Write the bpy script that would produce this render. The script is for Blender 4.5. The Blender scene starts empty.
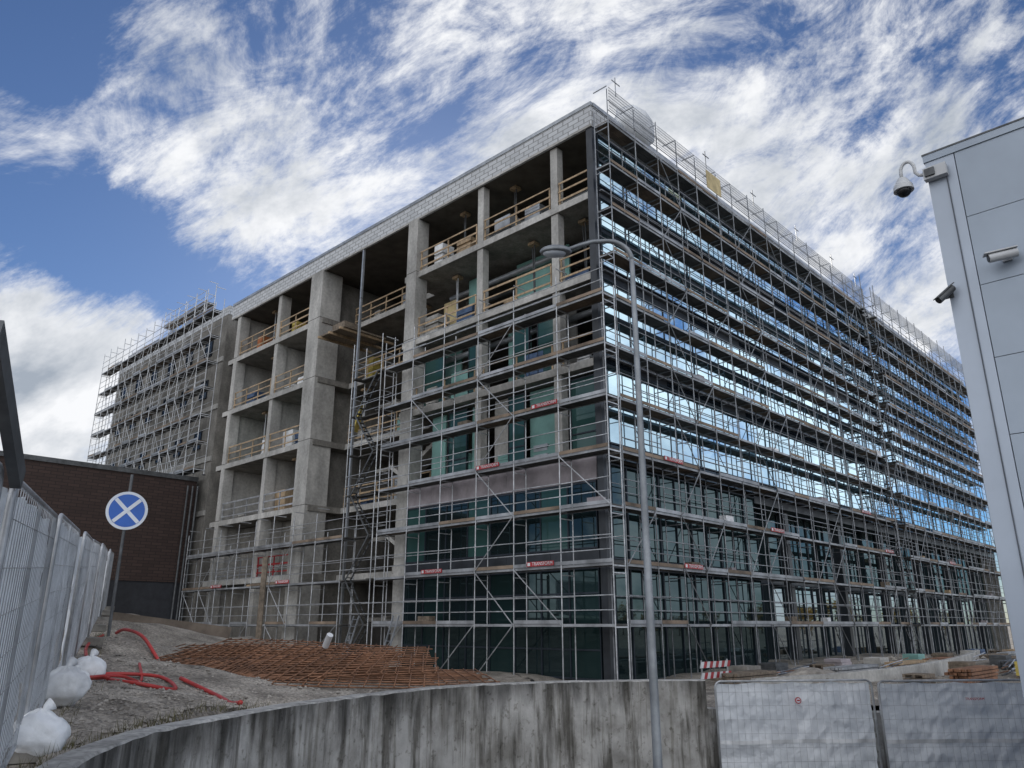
import bpy, math, random
from mathutils import Vector, Matrix, noise
random.seed(7)
R=math.radians
sc=bpy.context.scene
col=sc.collection
CZ=2.2
# ---------------------------------------------------------------- camera
cd=bpy.data.cameras.new("camera"); cam=bpy.data.objects.new("camera",cd); col.objects.link(cam)
cd.sensor_width=36; cd.lens=36*769/1024; cd.clip_end=6000; cd.clip_start=0.05
cam.location=(0,0,CZ); cam.rotation_euler=(R(90+17.4),0,0); sc.camera=cam
sc.view_settings.view_transform='Standard'
try: sc.view_settings.look='None'
except: pass
sc.view_settings.exposure=0
# ---------------------------------------------------------------- frames
CX,CY=3.5,29.0
UX,UY=.6917,.7222
VX,VY=-.7222,.6917
def BL(p):
    a,b,z=p
    return (CX+UX*a+VX*b, CY+UY*a+VY*b, z)
def ID(p): return tuple(p)
# ---------------------------------------------------------------- materials
MATS={}
def newmat(name):
    m=bpy.data.materials.new(name); m.use_nodes=True
    nt=m.node_tree; b=nt.nodes['Principled BSDF']
    MATS[name]=m
    return m,nt,b
def mat(name,c,rough=.7,metal=0,var=.25,scale=3,stretch=(1,1,1),bump=0,bscale=40,c2=None,big=.3,spec=.5,fine=0,fscale=90):
    m,nt,b=newmat(name); N=nt.nodes; L=nt.links
    b.inputs['Roughness'].default_value=rough; b.inputs['Metallic'].default_value=metal
    b.inputs['Specular IOR Level'].default_value=spec
    g=N.new('ShaderNodeNewGeometry'); mp=N.new('ShaderNodeMapping'); mp.inputs['Scale'].default_value=stretch
    L.new(g.outputs['Position'],mp.inputs['Vector'])
    n=N.new('ShaderNodeTexNoise'); n.inputs['Scale'].default_value=scale; n.inputs['Detail'].default_value=4; n.inputs['Roughness'].default_value=.6
    L.new(mp.outputs[0],n.inputs['Vector'])
    cr=N.new('ShaderNodeValToRGB'); L.new(n.outputs['Fac'],cr.inputs[0])
    ca=[max(0,x*(1-var)) for x in c]; cb=[min(1,x*(1+var)) for x in (c2 or c)]
    cr.color_ramp.elements[0].position=.32; cr.color_ramp.elements[1].position=.68
    cr.color_ramp.elements[0].color=(*ca,1); cr.color_ramp.elements[1].color=(*cb,1)
    out=cr.outputs[0]
    def mul(out,sc_,amt):
        n2=N.new('ShaderNodeTexNoise'); n2.inputs['Scale'].default_value=sc_; n2.inputs['Detail'].default_value=2
        L.new(g.outputs['Position'],n2.inputs['Vector'])
        mr=N.new('ShaderNodeMapRange'); mr.inputs[1].default_value=.3; mr.inputs[2].default_value=.7; mr.inputs[3].default_value=1-amt; mr.inputs[4].default_value=1+amt*.4
        L.new(n2.outputs['Fac'],mr.inputs[0])
        mx=N.new('ShaderNodeVectorMath'); mx.operation='SCALE'; L.new(out,mx.inputs[0]); L.new(mr.outputs[0],mx.inputs['Scale'])
        return mx.outputs[0]
    if big: out=mul(out,scale*.17,big)
    if fine: out=mul(out,fscale,fine)
    L.new(out,b.inputs['Base Color'])
    if bump:
        n3=N.new('ShaderNodeTexNoise'); n3.inputs['Scale'].default_value=bscale; n3.inputs['Detail'].default_value=4
        L.new(g.outputs['Position'],n3.inputs['Vector'])
        bp=N.new('ShaderNodeBump'); bp.inputs['Strength'].default_value=bump; bp.inputs['Distance'].default_value=.03
        L.new(n3.outputs['Fac'],bp.inputs['Height']); L.new(bp.outputs[0],b.inputs['Normal'])
    return m
mat('concrete',(.25,.235,.21),.85,scale=1.6,var=.3,bump=.2,stretch=(1,1,.5),fine=.2,fscale=9)
mat('concrete_light',(.47,.455,.425),.85,scale=1.2,var=.25,bump=.2,stretch=(1,1,.4),fine=.18,fscale=7)
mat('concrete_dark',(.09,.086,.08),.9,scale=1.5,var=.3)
mat('soffit',(.10,.09,.075),.9,scale=1.2,var=.3)  # underside colour darkened to deepen the interior shadow
mat('fascia',(.56,.57,.58),.7,scale=2,var=.08)
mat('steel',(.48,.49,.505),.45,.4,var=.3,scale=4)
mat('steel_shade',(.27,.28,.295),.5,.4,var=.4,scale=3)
mat('steel_pale',(.62,.63,.64),.5,.2,var=.2,scale=4)
mat('steel_dark',(.12,.125,.13),.55,.5,var=.3,scale=4)
mat('deck',(.07,.067,.063),.8,0,var=.45,scale=1.4)
mat('deck_wood',(.13,.095,.065),.85,0,var=.4,scale=2)
mat('toe_wood',(.22,.165,.12),.8,0,var=.5,scale=.9)
mat('toe_steel',(.34,.35,.365),.5,.3,var=.4,scale=1.2)
mat('timber',(.44,.32,.20),.8,0,var=.3,scale=6,stretch=(1,1,.2))
mat('timber_old',(.20,.16,.12),.9,0,var=.35,scale=8)
mat('plywood',(.60,.48,.25),.7,var=.2,scale=3)
mat('teal',(.24,.45,.41),.8,var=.18,scale=1.2)
mat('lilac',(.36,.32,.335),.75,var=.3,scale=1)
mat('membrane',(.035,.04,.048),.35,.1,var=.35,scale=1.3)
mat('frame',(.03,.04,.055),.45,.3,var=.2)
mat('alu',(.42,.44,.46),.4,.5,var=.2)
mat('plinth',(.03,.032,.038),.8,var=.2)
mat('rust',(.25,.125,.07),.85,.0,var=.45,scale=5)
mat('white_paint',(.72,.73,.74),.5,var=.1)
mat('lamp_grey',(.30,.32,.34),.5,.4,var=.18,scale=6)
mat('bag',(.80,.81,.82),.7,var=.1,scale=8,bump=.4,bscale=12)
mat('hose_red',(.52,.05,.045),.45,var=.2)
mat('red',(.42,.03,.035),.5,var=.15)
mat('sign_blue',(.02,.11,.45),.4,var=.06)
mat('sign_white',(.66,.70,.76),.4,var=.05)
mat('cladding',(.34,.39,.455),.42,.25,var=.07,scale=.8,big=.14)
mat('cladding_light',(.43,.48,.555),.42,.2,var=.06,scale=.8,big=.12)
mat('black',(.012,.012,.014),.3,var=.1)
mat('joint',(.10,.11,.13),.6,var=.1)
mat('camera_white',(.60,.61,.62),.4,var=.05)
mat('yellow',(.52,.41,.10),.6,var=.2)
mat('orange',(.42,.14,.05),.6,var=.2)
mat('blue_wrap',(.07,.12,.22),.6,var=.3)
mat('bark',(.07,.05,.035),.9,var=.3)
mat('leaf',(.20,.15,.03),.8,var=.6,scale=1.2,c2=(.38,.24,.05))
mat('weed',(.12,.11,.05),.9,var=.4,scale=3)
mat('stone',(.33,.30,.265),.9,var=.4,scale=5)
mat('dirt',(.26,.225,.185),.95,var=.38,scale=1.3,bump=1.0,bscale=14,c2=(.34,.305,.26),fine=.55,fscale=22)
mat('asphalt',(.05,.05,.052),.9,var=.25,scale=2,bump=.3,bscale=60)
mat('mud',(.15,.12,.095),.9,var=.3,scale=2)
mat('coping',(.42,.41,.39),.85,var=.3,scale=6,bump=.3,fine=.3,fscale=15)

def stained():
    m,nt,b=newmat('stained_concrete'); N=nt.nodes; L=nt.links
    b.inputs['Roughness'].default_value=.88
    g=N.new('ShaderNodeNewGeometry')
    def noi(sc_,st,det=6,rough=.6):
        mp=N.new('ShaderNodeMapping'); mp.inputs['Scale'].default_value=st
        L.new(g.outputs['Position'],mp.inputs['Vector'])
        n=N.new('ShaderNodeTexNoise'); n.inputs['Scale'].default_value=sc_; n.inputs['Detail'].default_value=det; n.inputs['Roughness'].default_value=rough
        L.new(mp.outputs[0],n.inputs['Vector']); return n.outputs['Fac']
    def ramp(f,p0,p1,c0,c1):
        r=N.new('ShaderNodeValToRGB'); L.new(f,r.inputs[0]); r.color_ramp.elements[0].position=p0; r.color_ramp.elements[1].position=p1
        r.color_ramp.elements[0].color=(*c0,1); r.color_ramp.elements[1].color=(*c1,1); return r.outputs[0]
    def mulc(a,c):
        x=N.new('ShaderNodeMix'); x.data_type='RGBA'; x.blend_type='MULTIPLY'; x.inputs[0].default_value=1
        L.new(a,x.inputs[6]); L.new(c,x.inputs[7]); return x.outputs[2]
    base=ramp(noi(2,(1,1,1)),.3,.7,(.37,.36,.34),(.55,.535,.51))
    st=ramp(noi(4,(1,1,.13)),.38,.50,(.34,.33,.31),(1,1,1))
    st2=ramp(noi(13,(1,1,.06)),.36,.48,(.66,.65,.62),(1,1,1))
    bl=ramp(noi(1.3,(1,1,.8)),.38,.56,(.55,.54,.52),(1.0,1.0,1.0))
    sp=ramp(noi(9,(1,1,1)),.32,.42,(.55,.54,.51),(1,1,1))
    sx=N.new('ShaderNodeSeparateXYZ'); L.new(g.outputs['Position'],sx.inputs[0])
    ad=N.new('ShaderNodeMath'); ad.operation='MULTIPLY_ADD'; L.new(noi(2.6,(1,1,.2)),ad.inputs[0]); ad.inputs[1].default_value=2.2; L.new(sx.outputs[2],ad.inputs[2])
    mr=N.new('ShaderNodeMapRange'); L.new(ad.outputs[0],mr.inputs[0]); mr.inputs[1].default_value=1.85; mr.inputs[2].default_value=2.4; mr.inputs[3].default_value=1.0; mr.inputs[4].default_value=.30
    out=mulc(mulc(mulc(mulc(base,st),st2),bl),sp)
    v=N.new('ShaderNodeVectorMath'); v.operation='SCALE'; L.new(out,v.inputs[0]); L.new(mr.outputs[0],v.inputs['Scale'])
    L.new(v.outputs[0],b.inputs['Base Color'])
    bp=N.new('ShaderNodeBump'); bp.inputs['Strength'].default_value=.35; bp.inputs['Distance'].default_value=.02
    L.new(noi(30,(1,1,1)),bp.inputs['Height']); L.new(bp.outputs[0],b.inputs['Normal'])
stained()
def glassm(name,dark,gl,fac,rough=.02):
    m=bpy.data.materials.new(name); m.use_nodes=True; MATS[name]=m; nt=m.node_tree; N=nt.nodes; L=nt.links
    N.clear(); o=N.new('ShaderNodeOutputMaterial'); d=N.new('ShaderNodeBsdfDiffuse'); g=N.new('ShaderNodeBsdfGlossy'); mx=N.new('ShaderNodeMixShader')
    d.inputs[0].default_value=(*dark,1); g.inputs[0].default_value=(*gl,1); g.inputs['Roughness'].default_value=rough
    lw=N.new('ShaderNodeFresnel'); lw.inputs['IOR'].default_value=1.5
    ad=N.new('ShaderNodeMath'); ad.operation='ADD'; ad.use_clamp=True; ad.inputs[1].default_value=fac
    L.new(lw.outputs[0],ad.inputs[0]); L.new(ad.outputs[0],mx.inputs[0]); L.new(d.outputs[0],mx.inputs[1]); L.new(g.outputs[0],mx.inputs[2]); L.new(mx.outputs[0],o.inputs[0])
glassm('glass_blue',(.02,.04,.05),(.66,.88,1.0),.72)
glassm('glass_spandrel',(.012,.016,.022),(.25,.32,.40),.08,.08)
glassm('glass_dark',(.012,.028,.028),(.4,.55,.58),.04)
glassm('glass_lower',(.010,.018,.02),(.42,.58,.62),.07)
glassm('glass_street',(.010,.018,.02),(.6,.7,.75),.40)
glassm('glass_green',(.035,.085,.08),(.4,.5,.5),.03,.05)
def sheetm():
    m,nt,b=newmat('fence_sheet'); N=nt.nodes; L=nt.links
    b.inputs['Roughness'].default_value=.5
    g=N.new('ShaderNodeNewGeometry'); n=N.new('ShaderNodeTexNoise'); n.inputs['Scale'].default_value=1.3; n.inputs['Detail'].default_value=7
    L.new(g.outputs['Position'],n.inputs['Vector'])
    cr=N.new('ShaderNodeValToRGB'); L.new(n.outputs['Fac'],cr.inputs[0]); cr.color_ramp.elements[0].position=.3; cr.color_ramp.elements[1].position=.7
    cr.color_ramp.elements[0].color=(.68,.71,.74,1); cr.color_ramp.elements[1].color=(.86,.88,.90,1)
    L.new(cr.outputs[0],b.inputs['Base Color'])
    t=N.new('ShaderNodeBsdfTranslucent'); t.inputs[0].default_value=(.8,.84,.88,1)
    mx=N.new('ShaderNodeMixShader'); mx.inputs[0].default_value=.22
    n3=N.new('ShaderNodeTexNoise'); n3.inputs['Scale'].default_value=5; n3.inputs['Detail'].default_value=5; n3.inputs['Distortion'].default_value=1.2
    L.new(g.outputs['Position'],n3.inputs['Vector']); bp=N.new('ShaderNodeBump'); bp.inputs['Strength'].default_value=.6; bp.inputs['Distance'].default_value=.05
    L.new(n3.outputs['Fac'],bp.inputs['Height']); L.new(bp.outputs[0],b.inputs['Normal'])
    o=N['Material Output']; L.new(b.outputs[0],mx.inputs[1]); L.new(t.outputs[0],mx.inputs[2]); L.new(mx.outputs[0],o.inputs[0])
sheetm()
mat('brown_brick',(.12,.065,.048),.85,var=.25,scale=3)
def brickm(name,bw,rh,ms,c1,c2,cm):
    m=MATS[name]; nt=m.node_tree; N=nt.nodes; L=nt.links; b=N['Principled BSDF']
    g=N.new('ShaderNodeNewGeometry'); sx=N.new('ShaderNodeSeparateXYZ'); L.new(g.outputs['Position'],sx.inputs[0])
    cb=N.new('ShaderNodeCombineXYZ'); L.new(sx.outputs[1],cb.inputs[0]); L.new(sx.outputs[2],cb.inputs[1])
    br=N.new('ShaderNodeTexBrick'); br.inputs['Scale'].default_value=1.0; br.inputs['Brick Width'].default_value=bw; br.inputs['Row Height'].default_value=rh; br.inputs['Mortar Size'].default_value=ms
    br.inputs['Color1'].default_value=(*c1,1); br.inputs['Color2'].default_value=(*c2,1); br.inputs['Mortar'].default_value=(*cm,1)
    L.new(cb.outputs[0],br.inputs['Vector']); L.new(br.outputs[0],b.inputs['Base Color'])
brickm('brown_brick',.5,.2,.018,(.062,.038,.032),(.044,.027,.023),(.024,.017,.015))
brickm('fascia',.42,.235,.022,(.62,.63,.64),(.50,.51,.52),(.28,.28,.28))

# ---------------------------------------------------------------- mesh builder
ORG={}
class MB:
    def __init__(s,T=BL): s.v=[];s.f=[];s.m=[];s.ms=[];s.T=T;s.smooth=[]
    def mi(s,m):
        if m not in s.ms: s.ms.append(m)
        return s.ms.index(m)
    def add(s,vs,fs,m,T=None,sm=False):
        T=T or s.T; o=len(s.v); s.v+= [T(p) for p in vs]; k=s.mi(m)
        for f in fs: s.f.append(tuple(o+i for i in f)); s.m.append(k); s.smooth.append(sm)
    def box(s,a0,a1,b0,b1,z0,z1,m):
        if a0>a1:a0,a1=a1,a0
        if b0>b1:b0,b1=b1,b0
        vs=[(a0,b0,z0),(a1,b0,z0),(a1,b1,z0),(a0,b1,z0),(a0,b0,z1),(a1,b0,z1),(a1,b1,z1),(a0,b1,z1)]
        s.add(vs,[(3,2,1,0),(4,5,6,7),(0,1,5,4),(1,2,6,5),(2,3,7,6),(3,0,4,7)],m)
    def beam(s,p,q,w,h,m,up=(0,0,1)):
        p=Vector(p);q=Vector(q);d=(q-p).normalized();u=Vector(up)
        if abs(d.dot(u))>.98:u=Vector((1,0,0))
        x=d.cross(u).normalized();y=x.cross(d).normalized()
        vs=[]
        for c in (p,q):
            for sx,sy in((-1,-1),(1,-1),(1,1),(-1,1)): vs.append(tuple(c+x*sx*w/2+y*sy*h/2))
        s.add(vs,[(3,2,1,0),(4,5,6,7),(0,1,5,4),(1,2,6,5),(2,3,7,6),(3,0,4,7)],m)
    def cyl(s,p,q,r,m,n=6,r2=None,cap=True):
        p=Vector(p);q=Vector(q);d=(q-p).normalized();u=Vector((0,0,1))
        if abs(d.dot(u))>.95:u=Vector((1,0,0))
        x=d.cross(u).normalized();y=x.cross(d).normalized();r2=r if r2 is None else r2
        vs=[]
        for c,rr in((p,r),(q,r2)):
            for i in range(n):
                t=2*math.pi*i/n; vs.append(tuple(c+x*math.cos(t)*rr+y*math.sin(t)*rr))
        fs=[(i,(i+1)%n,n+(i+1)%n,n+i) for i in range(n)]
        s.add(vs,fs,m,sm=n>6)
        if cap: s.add(vs,[tuple(range(n-1,-1,-1)),tuple(range(n,2*n))],m)
    def tube(s,pts,r,m,n=8):
        pts=[Vector(p) for p in pts]; vs=[]; rr=r if isinstance(r,list) else [r]*len(pts)
        for i,p in enumerate(pts):
            d=(pts[min(i+1,len(pts)-1)]-pts[max(i-1,0)]).normalized(); u=Vector((0,0,1))
            if i==0:
                if abs(d.dot(u))>.9:u=Vector((0,1,0))
                x=d.cross(u).normalized()
            else: x=(x-d*x.dot(d)).normalized()
            y=x.cross(d)
            for k in range(n):
                t=2*math.pi*k/n; vs.append(tuple(p+x*math.cos(t)*rr[i]+y*math.sin(t)*rr[i]))
        fs=[(i*n+k,i*n+(k+1)%n,(i+1)*n+(k+1)%n,(i+1)*n+k) for i in range(len(pts)-1) for k in range(n)]
        fs+=[tuple(range(n-1,-1,-1)),tuple(range((len(pts)-1)*n,len(pts)*n))]
        s.add(vs,fs,m,sm=True)
    def ell(s,c,rad,m,seg=14,ring=9,fn=None,cut=None):
        vs=[];fs=[]
        for i in range(ring+1):
            ph=math.pi*i/ring
            for k in range(seg):
                t=2*math.pi*k/seg; d=Vector((math.sin(ph)*math.cos(t),math.sin(ph)*math.sin(t),math.cos(ph)))
                f=fn(d) if fn else 1
                p=(c[0]+d.x*rad[0]*f,c[1]+d.y*rad[1]*f,c[2]+d.z*rad[2]*f)
                if cut is not None and p[2]<cut: p=(p[0],p[1],cut)
                vs.append(p)
        for i in range(ring):
            for k in range(seg): fs.append((i*seg+k,(i+1)*seg+k,(i+1)*seg+(k+1)%seg,i*seg+(k+1)%seg))
        s.add(vs,fs,m,sm=True)
    def center(s):
        xs=[v[0] for v in s.v];ys=[v[1] for v in s.v];zs=[v[2] for v in s.v]
        return Vector(((min(xs)+max(xs))/2,(min(ys)+max(ys))/2,min(zs)))
    def merge(s,o):
        n=len(s.v); s.v+=o.v
        for f,k,g in zip(o.f,o.m,o.smooth): s.f.append(tuple(n+i for i in f)); s.m.append(s.mi(o.ms[k])); s.smooth.append(g)
    def done(s,name,parent=None,label=None,category=None,kind=None,group=None):
        o=s.center(); me=bpy.data.meshes.new(name)
        me.from_pydata([(v[0]-o.x,v[1]-o.y,v[2]-o.z) for v in s.v],[],s.f)
        for k in s.ms: me.materials.append(MATS[k])
        me.polygons.foreach_set('material_index',s.m); me.polygons.foreach_set('use_smooth',s.smooth); me.update()
        ob=bpy.data.objects.new(name,me); col.objects.link(ob)
        if parent is not None: ob.parent=parent; ob.location=o-ORG[parent.name]
        else: ob.location=o
        ORG[ob.name]=o
        tag(ob,label,category,kind,group); return ob
def tag(ob,label=None,category=None,kind=None,group=None):
    if label: ob['label']=label
    if category: ob['category']=category
    if kind: ob['kind']=kind
    if group: ob['group']=group
def root(name,loc,label,category,group=None):
    e=bpy.data.objects.new(name,None); col.objects.link(e); e.location=loc; e.empty_display_size=.3
    ORG[e.name]=Vector(loc); tag(e,label,category,None,group); return e
def parts(name,parent,mbs,limit=95):
    cp=Vector((0,0,CZ)); mbs=[m for m in mbs if m.v]
    mbs.sort(key=lambda m:(m.center()-cp).length)
    for m in mbs[:limit]: m.done(name,parent)
    if len(mbs)>limit:
        big=MB()
        for m in mbs[limit:]: big.merge(m)
        big.done(name,parent,kind='stuff')
def textmesh(body,size,mtx,matname,name,parent):
    c=bpy.data.curves.new(name,'FONT'); c.body=body; c.size=size; c.align_x='CENTER'; c.align_y='CENTER'; c.extrude=.002
    o=bpy.data.objects.new('tmp',c); col.objects.link(o); bpy.context.view_layer.update()
    dg=bpy.context.evaluated_depsgraph_get(); me=bpy.data.meshes.new_from_object(o.evaluated_get(dg)); bpy.data.objects.remove(o)
    org=Vector(mtx.translation); me.transform(mtx); me.transform(Matrix.Translation(-org))
    me.materials.clear(); me.materials.append(MATS[matname])
    for p in me.polygons: p.material_index=0
    ob=bpy.data.objects.new(name,me); col.objects.link(ob); ob.parent=parent; ob.location=org-ORG[parent.name]; return ob

# ---------------------------------------------------------------- world
SUN_AZ,SUN_EL=-6,25
WS=.15
w=bpy.data.worlds.new("World"); sc.world=w; w.use_nodes=True; nt=w.node_tree; N=nt.nodes; L=nt.links; N.clear()
out=N.new('ShaderNodeOutputWorld'); bg=N.new('ShaderNodeBackground'); bg.inputs[1].default_value=WS; L.new(bg.outputs[0],out.inputs[0])
sky=N.new('ShaderNodeTexSky'); sky.sky_type='NISHITA'; sky.sun_disc=False; sky.sun_elevation=R(SUN_EL); sky.sun_rotation=R(SUN_AZ); sky.air_density=1.0; sky.dust_density=.2; sky.ozone_density=3
def M(op,a,b=None,c=None,clamp=False):
    n=N.new('ShaderNodeMath'); n.operation=op; n.use_clamp=clamp
    for i,x in enumerate((a,b,c)):
        if x is None: continue
        if isinstance(x,(int,float)): n.inputs[i].default_value=x
        else: L.new(x,n.inputs[i])
    return n.outputs[0]
def MR(x,a,b,c,d,t='SMOOTHSTEP'):
    n=N.new('ShaderNodeMapRange'); n.interpolation_type=t; L.new(x,n.inputs[0])
    for i,k in enumerate((a,b,c,d)): n.inputs[i+1].default_value=k
    return n.outputs[0]
tc=N.new('ShaderNodeTexCoord'); D=tc.outputs['Generated']
sx=N.new('ShaderNodeSeparateXYZ'); L.new(D,sx.inputs[0])
rv=N.new('ShaderNodeVectorRotate'); rv.rotation_type='AXIS_ANGLE'; rv.inputs['Axis'].default_value=(0,1,0); rv.inputs['Angle'].default_value=R(32); L.new(D,rv.inputs['Vector'])
def NZ(sc_,det,rough,dist=0,off=(0,0,0),st=(1,1,1)):
    mp=N.new('ShaderNodeMapping'); mp.inputs['Location'].default_value=off; mp.inputs['Scale'].default_value=st
    L.new(rv.outputs[0],mp.inputs['Vector'])
    n=N.new('ShaderNodeTexNoise'); n.inputs['Scale'].default_value=sc_; n.inputs['Detail'].default_value=det; n.inputs['Roughness'].default_value=rough; n.inputs['Distortion'].default_value=dist
    L.new(mp.outputs[0],n.inputs['Vector']); return n.outputs['Fac']
def blobv(v,r0,r1,amt):
    d=N.new('ShaderNodeVectorMath'); d.operation='DISTANCE'; L.new(D,d.inputs[0]); v=Vector(v).normalized(); d.inputs[1].default_value=v
    return MR(d.outputs['Value'],r0,r1,amt,0)
def pxd(x,y):
    q=y-384; return (x-512,733.8+.299*q,230-.9542*q)
n1=NZ(3.4,9,.68,.45,(3.1,1.7,.4),(.60,1,1.3))
n2=NZ(13,6,.70,.6,(9,4,0),(.5,1,1.3))
den=M('ADD',M('MULTIPLY',n1,.72),M('MULTIPLY',n2,.28))
terms=[((440,120),.05,.42,.105),((640,60),.0,.30,.075),((880,230),.0,.36,.13),((20,385),.0,.23,.24),((180,90),.0,.22,.10),((205,205),.0,.13,.09),((290,235),.0,.10,.08),((15,140),.0,.08,.10),
       ((20,30),.0,.16,-.12),((110,250),.0,.10,-.09),((1010,60),.0,.16,-.02),((340,60),.0,.08,-.04),((790,40),.0,.10,-.04)]
tot=den
for (p,r0,r1,a) in terms: tot=M('ADD',tot,blobv(pxd(*p),r0,r1,a))
tot=M('ADD',tot,MR(sx.outputs[1],-.3,.4,.10,0.0))  # extra cloud cover added behind the camera, unseen, as fill
tot=M('ADD',tot,blobv((.93,.30,.22),.05,.42,.14))  # cloud bank added right of frame for the facade glass to reflect
mask=MR(tot,.50,.65,0,1)
shade=NZ(6,6,.62,.3,(1,8,0),(.7,1,1.2))
cr=N.new('ShaderNodeValToRGB'); L.new(MR(M('ADD',M('MULTIPLY',shade,.85),M('MULTIPLY',tot,.35)),.50,.84,0,1,'LINEAR'),cr.inputs[0])
cr.color_ramp.elements[0].position=.3; cr.color_ramp.elements[0].color=(.97,.98,1.0,1); cr.color_ramp.elements[1].position=1.0; cr.color_ramp.elements[1].color=(.38,.43,.50,1)
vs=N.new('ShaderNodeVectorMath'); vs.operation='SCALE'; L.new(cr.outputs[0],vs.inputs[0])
L.new(M('ADD',MR(sx.outputs[1],-.6,.15,1.0*2.1/WS,1.0/WS),blobv((.93,.30,.2),.1,.6,.45/WS)),vs.inputs['Scale'])  # added gain: unseen clouds behind camera lift fill, right-hand bank lifts glass
tint=N.new('ShaderNodeMix'); tint.data_type='RGBA'; tint.blend_type='MULTIPLY'; tint.inputs[0].default_value=1; L.new(sky.outputs[0],tint.inputs[6]); tint.inputs[7].default_value=(.37,.43,.54,1)
# sky right of frame, brightness added for the facade glass to reflect
t2=N.new('ShaderNodeVectorMath'); t2.operation='SCALE'; L.new(tint.outputs[2],t2.inputs[0]); L.new(MR(sx.outputs[0],.62,.95,1.0,2.0),t2.inputs['Scale'])
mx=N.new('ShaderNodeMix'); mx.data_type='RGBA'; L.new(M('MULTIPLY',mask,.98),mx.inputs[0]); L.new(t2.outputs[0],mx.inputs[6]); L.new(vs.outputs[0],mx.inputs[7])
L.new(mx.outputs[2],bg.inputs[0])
sd=bpy.data.lights.new("sun",'SUN'); sd.energy=3.5; sd.angle=R(.5); sd.color=(1,.95,.87); so=bpy.data.objects.new("sun",sd); col.objects.link(so)
az=R(SUN_AZ); el=R(SUN_EL); sdir=Vector((math.sin(az)*math.cos(el),math.cos(az)*math.cos(el),math.sin(el)))
so.rotation_euler=sdir.to_track_quat('Z','Y').to_euler(); so.location=(0,0,60)

# ---------------------------------------------------------------- terrain
CP=[(-2.5,3.9,-1.26),(-3.9,6.5,-1.08),(-5.6,10.2,-.8),(-7.6,14.3,-.52),(-9.4,18,-.26),(-11.8,23,.1),(-14.2,28,.43),(-11.5,30,-.43),(-2.5,12,-1.15),(-1,14.8,-1.15),(-6,17,-1.0),(-8.5,21,-.55),(-5,21,-1.2),
(1.7,16.9,-1.35),(4.5,17.2,-1.7),(-4,37,-1.95),(3.5,27,-2.1),(-20,50,-1.3),(-13,45,-1.6),(20,30,-2.2),(12,24,-2.2),(40,60,-2.2),(60,30,-2.2),(-30,40,.2),(-20,30,.45),(0,24,-1.95),(-4,30,-1.9),(-9,36,-1.5),
(-10,5,-1.0),(-20,10,0),(200,200,-2.2),(-200,200,-1.5),(0,250,-2.2),(300,0,-2.2),(-200,0,-.5),(0,90,-2.2)]
def hh(x,y):
    sw=0;s=0
    for a,b,c in CP:
        d=(x-a)**2+(y-b)**2+.3
        k=1/d**1.6; sw+=k; s+=k*c
    return s/sw+CZ
def hn(x,y): return hh(x,y)+.10*noise.noise(Vector((x*.6,y*.6,0)))+.07*noise.noise(Vector((x*2.3,y*2.3,5)))
def catmull(P,n):
    o=[]
    for i in range(len(P)-1):
        p0=Vector(P[max(i-1,0)]);p1=Vector(P[i]);p2=Vector(P[i+1]);p3=Vector(P[min(i+2,len(P)-1)])
        for k in range(n):
            t=k/n; o.append(.5*((2*p1)+(p2-p0)*t+(2*p0-5*p1+4*p2-p3)*t*t+(3*p1-p0-3*p2+p3)*t**3))
    o.append(Vector(P[-1])); return o
WP=[(1.2,-3.5),(-.6,.5),(-2.1,3.7),(-3.1,5.8),(-3.5,7.7),(-3.35,9.2),(-2.55,11.6),(-1.07,14.0),(.4,15.3),(2.0,16.1),(3.9,16.6)]
WP2=[(3.9,16.6),(8,17.6),(16,18.6),(34,18),(60,5),(100,-60)]
wp=catmull(WP,8); wp2=catmull(WP2,6)
allp=wp+wp2[1:]
def nrm(P,i):
    d=(P[min(i+1,len(P)-1)]-P[max(i-1,0)]).normalized(); return Vector((-d.y,d.x))
dist=[.12]; 
while dist[-1]<2500: dist.append(dist[-1]+max(.16,dist[-1]*.05))
g=MB(ID); vs_=[];fs=[]; nd=len(dist)
for i,p in enumerate(allp):
    n=nrm(allp,i)
    for d in dist:
        x=p.x+n.x*d;y=p.y+n.y*d
        z=hn(x,y) if d<60 else hh(x,y)
        z=z if d>.5 else min(z,1.10)
        vs_.append((x,y,z))
for i in range(len(allp)-1):
    for k in range(nd-1): fs.append((i*nd+k,(i+1)*nd+k,(i+1)*nd+k+1,i*nd+k+1))
fs=[tuple(reversed(f)) for f in fs]
g.add(vs_,fs,'dirt',sm=True); g.done('ground',kind='structure')
r=MB(ID); r.add([(-2500,-2500,-1.0),(2500,-2500,-1.0),(2500,2500,-1.0),(-2500,2500,-1.0)],[(0,1,2,3)],'asphalt'); r.done('road',kind='structure')
def wall_strip(P,t,z0,z1f,m,mtop=None):
    b=MB(ID); vs=[];n=len(P)
    for i,p in enumerate(P):
        nn=nrm(P,i); z1=z1f(i/(n-1))+.008*noise.noise(Vector((p.x*2,p.y*2,0))); q=p+nn*t
        c=.02+.012*noise.noise(Vector((p.x*5,p.y*5,3)))
        vs+=[(p.x,p.y,z0),(p.x,p.y,z1-c),(p.x+nn.x*c,p.y+nn.y*c,z1),(q.x-nn.x*c,q.y-nn.y*c,z1),(q.x,q.y,z1-c),(q.x,q.y,z0)]
    fa=[];fb=[]
    for i in range(n-1):
        for k in range(5): (fb if k in(1,2,3) else fa).append((i*6+k+1,i*6+k,(i+1)*6+k,(i+1)*6+k+1))
    fa+= [tuple(range(5,-1,-1)),tuple(range(n*6-6,n*6))]
    b.add(vs,fa,m); k=b.mi(mtop or m)
    for f in fb: b.f.append(f); b.m.append(k); b.smooth.append(False)
    return b
wpd=catmull(WP,24)
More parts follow.
